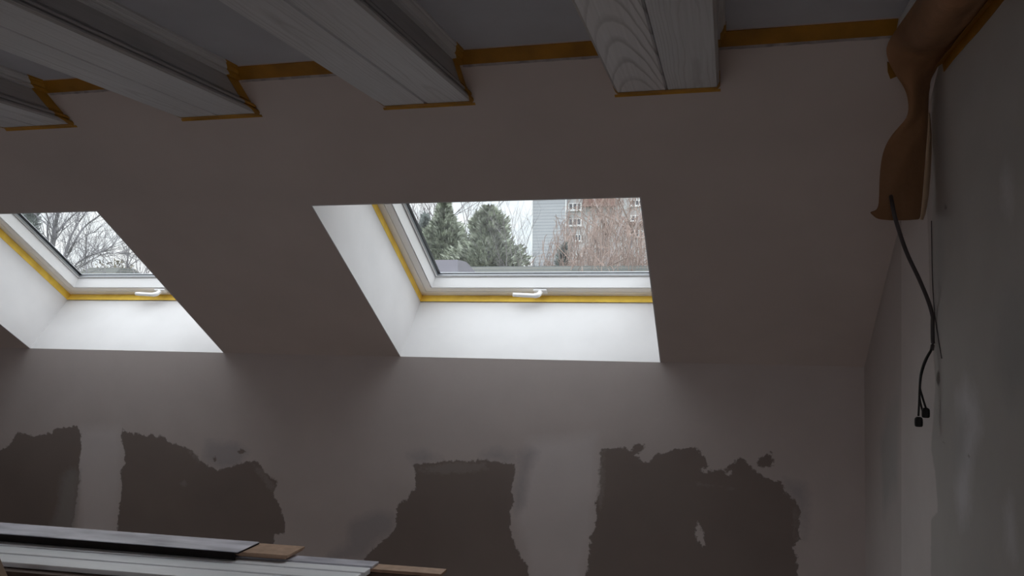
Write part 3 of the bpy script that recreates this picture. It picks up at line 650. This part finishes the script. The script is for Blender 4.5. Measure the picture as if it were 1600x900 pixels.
def shrub(px, py, Y, rx, label, m, seed, n=2600, name='shrub', cat='shrub', group=None):
    R = random.Random(seed); tp = at(px, py, Y); base = Vector((tp.x, Y, GZ)); H = tp.z - GZ
    r = thing(name, label, cat, base, group); q = MB(); q.tube([base, base + Vector((0, 0, H * .7))], [.09, .03], 6); q.build('stem', m_bark, r)
    v = []; f = []
    for i in range(n):
        a = R.uniform(0, 6.28); u = R.random(); rr = rx * math.sqrt(R.random()) * (1 + .2 * math.sin(a * 4 + seed)); z = GZ + H * (.35 + .65 * math.sqrt(max(0, 1 - (rr / rx / 1.25) ** 2)) * R.uniform(.3, 1.0))
        c = Vector((tp.x + rr * math.cos(a), Y + rr * math.sin(a), z)); d = Vector((R.uniform(-1, 1), R.uniform(-1, 1), R.uniform(0, 1.5))).normalized(); l = R.uniform(.1, .25)
        s_ = d.cross(Vector((R.uniform(-1, 1), R.uniform(-1, 1), R.uniform(-1, 1)))).normalized() * l * .3
        k = len(v); v += [c - s_, c + s_, c + d * l]; f.append((k, k+1, k+2))
    q = MB(); q.v = v; q.f = f; q.build('foliage', m, r, fix=False); return r
shrub(178, 405, 32, 2.2, 'grey-brown bushy treetop low in the left roof window', mat('dull_foliage', (.17, .155, .12), .85, .1, (1.5, .35, (1, 1, 1))), 3, 5000, 'bushy_tree', 'tree')

# right window: conifers
GC = 'conifers beyond the roof windows'
conifer(694, 312, 30, 3.7, m_needle, 'slender-topped green conifer left of centre in the right roof window', 17000, seed=2, power=.8)
conifer(764, 327, 28, 3.9, m_needle, 'broad green conifer in the middle of the right roof window', 20000, seed=6, power=.62)
conifer(664, 338, 34, 3.2, m_needle_d, 'darker conifer behind the lavender block in the right roof window', 9000, seed=9, power=.8)
conifer(880, 386, 26, 1.7, m_needle_d, 'small dark pine before the grey apartment building', 5000, seed=12, power=.9)
for i, (px, py, Y, lab, lb) in enumerate([(646, 300, 44, 'bare tree leftmost in the right roof window', 16), (672, 296, 48, 'bare tree behind the slender-topped conifer', 14), (722, 300, 46, 'bare tree between the two tall green conifers', 14), (816, 356, 27, 'thin bare tree just left of the grey apartment building', 12)]):
    bare_tree(px, py, Y, lab, 40 + i, limbs=lb, depth=3, width=.8 if i < 3 else .45, rad=.12 if i < 3 else .05, fork=.4)
bare_tree(853, 384, 40, 'twiggy bare tree in front of the grey slatted gable', 61, limbs=22, depth=3, width=.8, rad=.09, fork=.4)

# reddish birches with hanging twigs
def birch(px, py_top, Y, w_, label, seed, n=1700):
    R = random.Random(seed); tp = at(px, py_top, Y); base = Vector((tp.x, Y, GZ)); H = tp.z - GZ
    r = thing('birch_tree', label, 'tree', base, 'reddish birches before the apartment building')
    pts = [base + Vector((R.uniform(-.1, .1) * i * .6, 0, H * i / 8)) for i in range(9)]
    q = MB(); q.tube(pts, [.17 * (1 - .11 * i) for i in range(9)], 7); q.build('trunk', m_birch_w, r, smooth=True)
    q = MB(); qb = MB()
    cz = base.z + H * .68; rz = H * .34
    for i in range(34):
        k = R.uniform(.4, .95); p = pts[int(k * 8)]; a = R.uniform(0, 6.28); L_ = w_ * R.uniform(.5, 1.0) * (1.2 - .6 * k)
        d = Vector((math.cos(a), math.sin(a), R.uniform(.5, 1.1)))
        S = smooth_path([p, p + d * L_ * .5, p + d * L_ * .85 + Vector((0, 0, -.05)), p + d * L_ + Vector((0, 0, -.25))], 3)
        qb.tube(S, [.02 * (1 - .7 * j / (len(S)-1)) for j in range(len(S))], 4)
    for j in range(n):
        a = R.uniform(0, 6.28); u = R.uniform(-1, 1); rr = w_ * math.sqrt(max(.02, 1 - u * u * .92)) * R.random() ** .4
        if u > .45 and R.random() < .5: continue
        s0 = Vector((base.x + rr * math.cos(a), base.y + rr * math.sin(a), cz + rz * u)); l = R.uniform(.3, .95)
        o1 = Vector((R.uniform(-.16, .16), R.uniform(-.16, .16), .06)); th_ = R.uniform(.005, .013)
        st = [s0, s0 + o1 * .6 + Vector((0, 0, -l * .15)), s0 + o1 + Vector((0, 0, -l * .5)), s0 + o1 * 1.15 + Vector((R.uniform(-.08, .08), 0, -l))]
        q.tube(st, [th_ * .7, th_, th_, th_ * .5], 3, False)
        for m_ in range(2):
            p = st[1].lerp(st[2], R.random()); q.tube([p, p + Vector((R.uniform(-.18, .18), R.uniform(-.1, .1), R.uniform(-.3, .05)))], [th_ * .8, th_ * .4], 3, False)
    qb.build('branches', m_birch, r, fix=False); q.build('hanging_twigs', m_birch, r, fix=False); return r
birch(938, 304, 24, 2.0, 'reddish birch with hanging twigs in the middle right of the right roof window', 3)
birch(992, 292, 22, 2.0, 'reddish birch at the right edge of the right roof window', 5)
birch(908, 352, 27, 1.5, 'low reddish birch beside the small dark pine', 7)
birch(968, 350, 20, 1.5, 'low reddish birch in front between the two taller ones', 9)

# apartment building
m_side = bpy.data.materials.new('grey_slatted_facade'); m_side.use_nodes = True
t = m_side.node_tree; bs = t.nodes['Principled BSDF']; bs.inputs['Roughness'].default_value = .7
c = N('ShaderNodeTexCoord', t).outputs['Object']; s = N('ShaderNodeSeparateXYZ', t); t.links.new(c, s.inputs[0])
fr = math_(t, 'FRACT', math_(t, 'MULTIPLY', s.outputs['Z'], 2.2))
ln = math_(t, 'LESS_THAN', fr, .16)
t.links.new(mixc(t, ln, mixc(t, noise(t, c, .8, 4), (.355, .37, .405), (.42, .435, .47)), (.25, .26, .285)), bs.inputs['Base Color'])
m_fac = mat('pale_facade', (.42, .42, .43), .8, .2, (.6, .12, (1, 1, 1)))
m_redb = mat('red_brown_band', (.24, .15, .135), .8, .2, (1, .2, (1, 1, 1)))
m_wglass = mat('dark_window_glass', (.09, .10, .12), .15, .5)
m_wfr = mat('white_plastic', (.75, .75, .76), .4, .4)
YA = 120
a0 = at(832, 400, YA); a1 = at(884, 400, YA); tz = at(860, 250, YA).z
bd = thing('apartment_building', 'tall grey apartment building with slatted gable and white windows', 'building', (a0.x, YA, GZ))
q = MB(); q.box(a0.x, a1.x, YA, YA + 14, GZ, tz); q.build('gable_wall', m_side, bd)
fx1 = at(1180, 400, YA).x
q = MB(); q.box(a1.x, fx1, YA + 1.2, YA + 14, GZ, tz - .6); q.build('facade', m_fac, bd)
q = MB(); q.box(a0.x - .12, a0.x, YA - .1, YA + 14, GZ, tz); q.box(a1.x - .1, a1.x + .05, YA - .1, YA + .02, GZ, tz); q.build('corner_trim', m_wfr, bd)
YF = YA + 1.2
for (px0, px1, y0, y1) in [(880, 909, 317, 329), (880, 909, 341, 353), (985, 1006, 336, 346), (985, 1006, 312, 322), (893, 909, 366, 377), (985, 1006, 360, 371)]:
    p0 = at(px0, y1, YF); p1 = at(px1, y0, YF); x0 = max(p0.x, a1.x + .08); x1 = p1.x; z0, z1 = p0.z, p1.z
    q = MB(); q.box(x0, x1, YF - .06, YF + .02, z0, z1); wf = q.build('window_frame', m_wfr, bd)
    n_ = 3; gap = .2; wd = (x1 - x0 - gap * (n_ + 1)) / n_
    for k in range(n_):
        q = MB(); xx = x0 + gap + k * (wd + gap); q.box(xx, xx + wd, YF - .10, YF - .05, z0 + .16, z1 - .12); q.build('pane', m_wglass, wf)
    q = MB(); q.box(x0 - .1, x1 + .1, YF - .25, YF, z0 - .14, z0 - .02); q.build('window_sill', m_wfr, bd)
for (px0, px1, y0, y1) in [(912, 962, 310, 324), (985, 1012, 348, 352)]:
    p0 = at(px0, y1, YF); p1 = at(px1, y0, YF); q = MB(); q.box(p0.x, p1.x, YF - 1.0, YF + .02, p0.z, p1.z); q.build('balcony_front', m_redb, bd)

# low roof shapes standing in for reflected bands and a lavender patch
m_lav = mat('lavender_patch', (.055, .05, .07), .5, .4, (1.5, .1, (1, 1, 6)))
m_refl_bands = bpy.data.materials.new('reflection_bands'); m_refl_bands.use_nodes = True  # bands reflected in the panes, painted as rows on a roof
t = m_refl_bands.node_tree; bs = t.nodes['Principled BSDF']; bs.inputs['Roughness'].default_value = .8
c = N('ShaderNodeTexCoord', t).outputs['Object']; s = N('ShaderNodeSeparateXYZ', t); t.links.new(c, s.inputs[0])
fr = math_(t, 'FRACT', math_(t, 'MULTIPLY', s.outputs['Z'], 11))
t.links.new(mixc(t, math_(t, 'LESS_THAN', fr, .35), mixc(t, noise(t, c, 3, 5), (.075, .08, .072), (.11, .105, .09)), (.045, .055, .055)), bs.inputs['Base Color'])
def low_stand_in(name, label, cat, Y, pL, pR, py_t, dep, m_r, chamL=0.0, chamR=0.0, drop=.9, eave=.25):
    """block with a low hipped roof, stand-in for marks in the panes; the ridge is what shows above the window bar"""
    l = at(pL, py_t, Y); r_ = at(pR, py_t, Y); zt = (l.z + r_.z) / 2; ze = zt - drop
    root = thing(name, label, cat, ((l.x + r_.x) / 2, Y, GZ))
    q = MB(); q.box(l.x - chamL + eave, r_.x + chamR - eave, Y - dep * .5 + eave, Y + dep * .5 - eave, GZ, ze); q.build('wall', m_fac, root)
    q = MB(); e = [(l.x - chamL, Y - dep * .5, ze), (r_.x + chamR, Y - dep * .5, ze), (r_.x + chamR, Y + dep * .5, ze), (l.x - chamL, Y + dep * .5, ze)]
    e0 = [(x, y, z - .12) for x, y, z in e]; rd = [(l.x, Y - .3, zt), (r_.x, Y - .3, zt), (r_.x, Y + .3, zt), (l.x, Y + .3, zt)]
    q.loft([e0, e, rd]); q.build('roof', m_r, root); return root
low_stand_in('lavender_block', 'low block standing in for a lavender patch, lower left of the right roof window', 'building', 17, 610, 722, 408, 3.0, m_lav, .3, .42, .75)
low_stand_in('reflection_roof', 'grey-green banded roof standing in for reflections along the right roof window', 'stand_in', 20, 740, 1060, 417, 4.0, m_refl_bands, .5, .8, .9)
low_stand_in('reflection_roof', 'grey banded roof standing in for reflections at the bottom of the left roof window', 'stand_in', 24, 152, 198, 419, 4.0, m_refl_bands, .6, .6, .9)
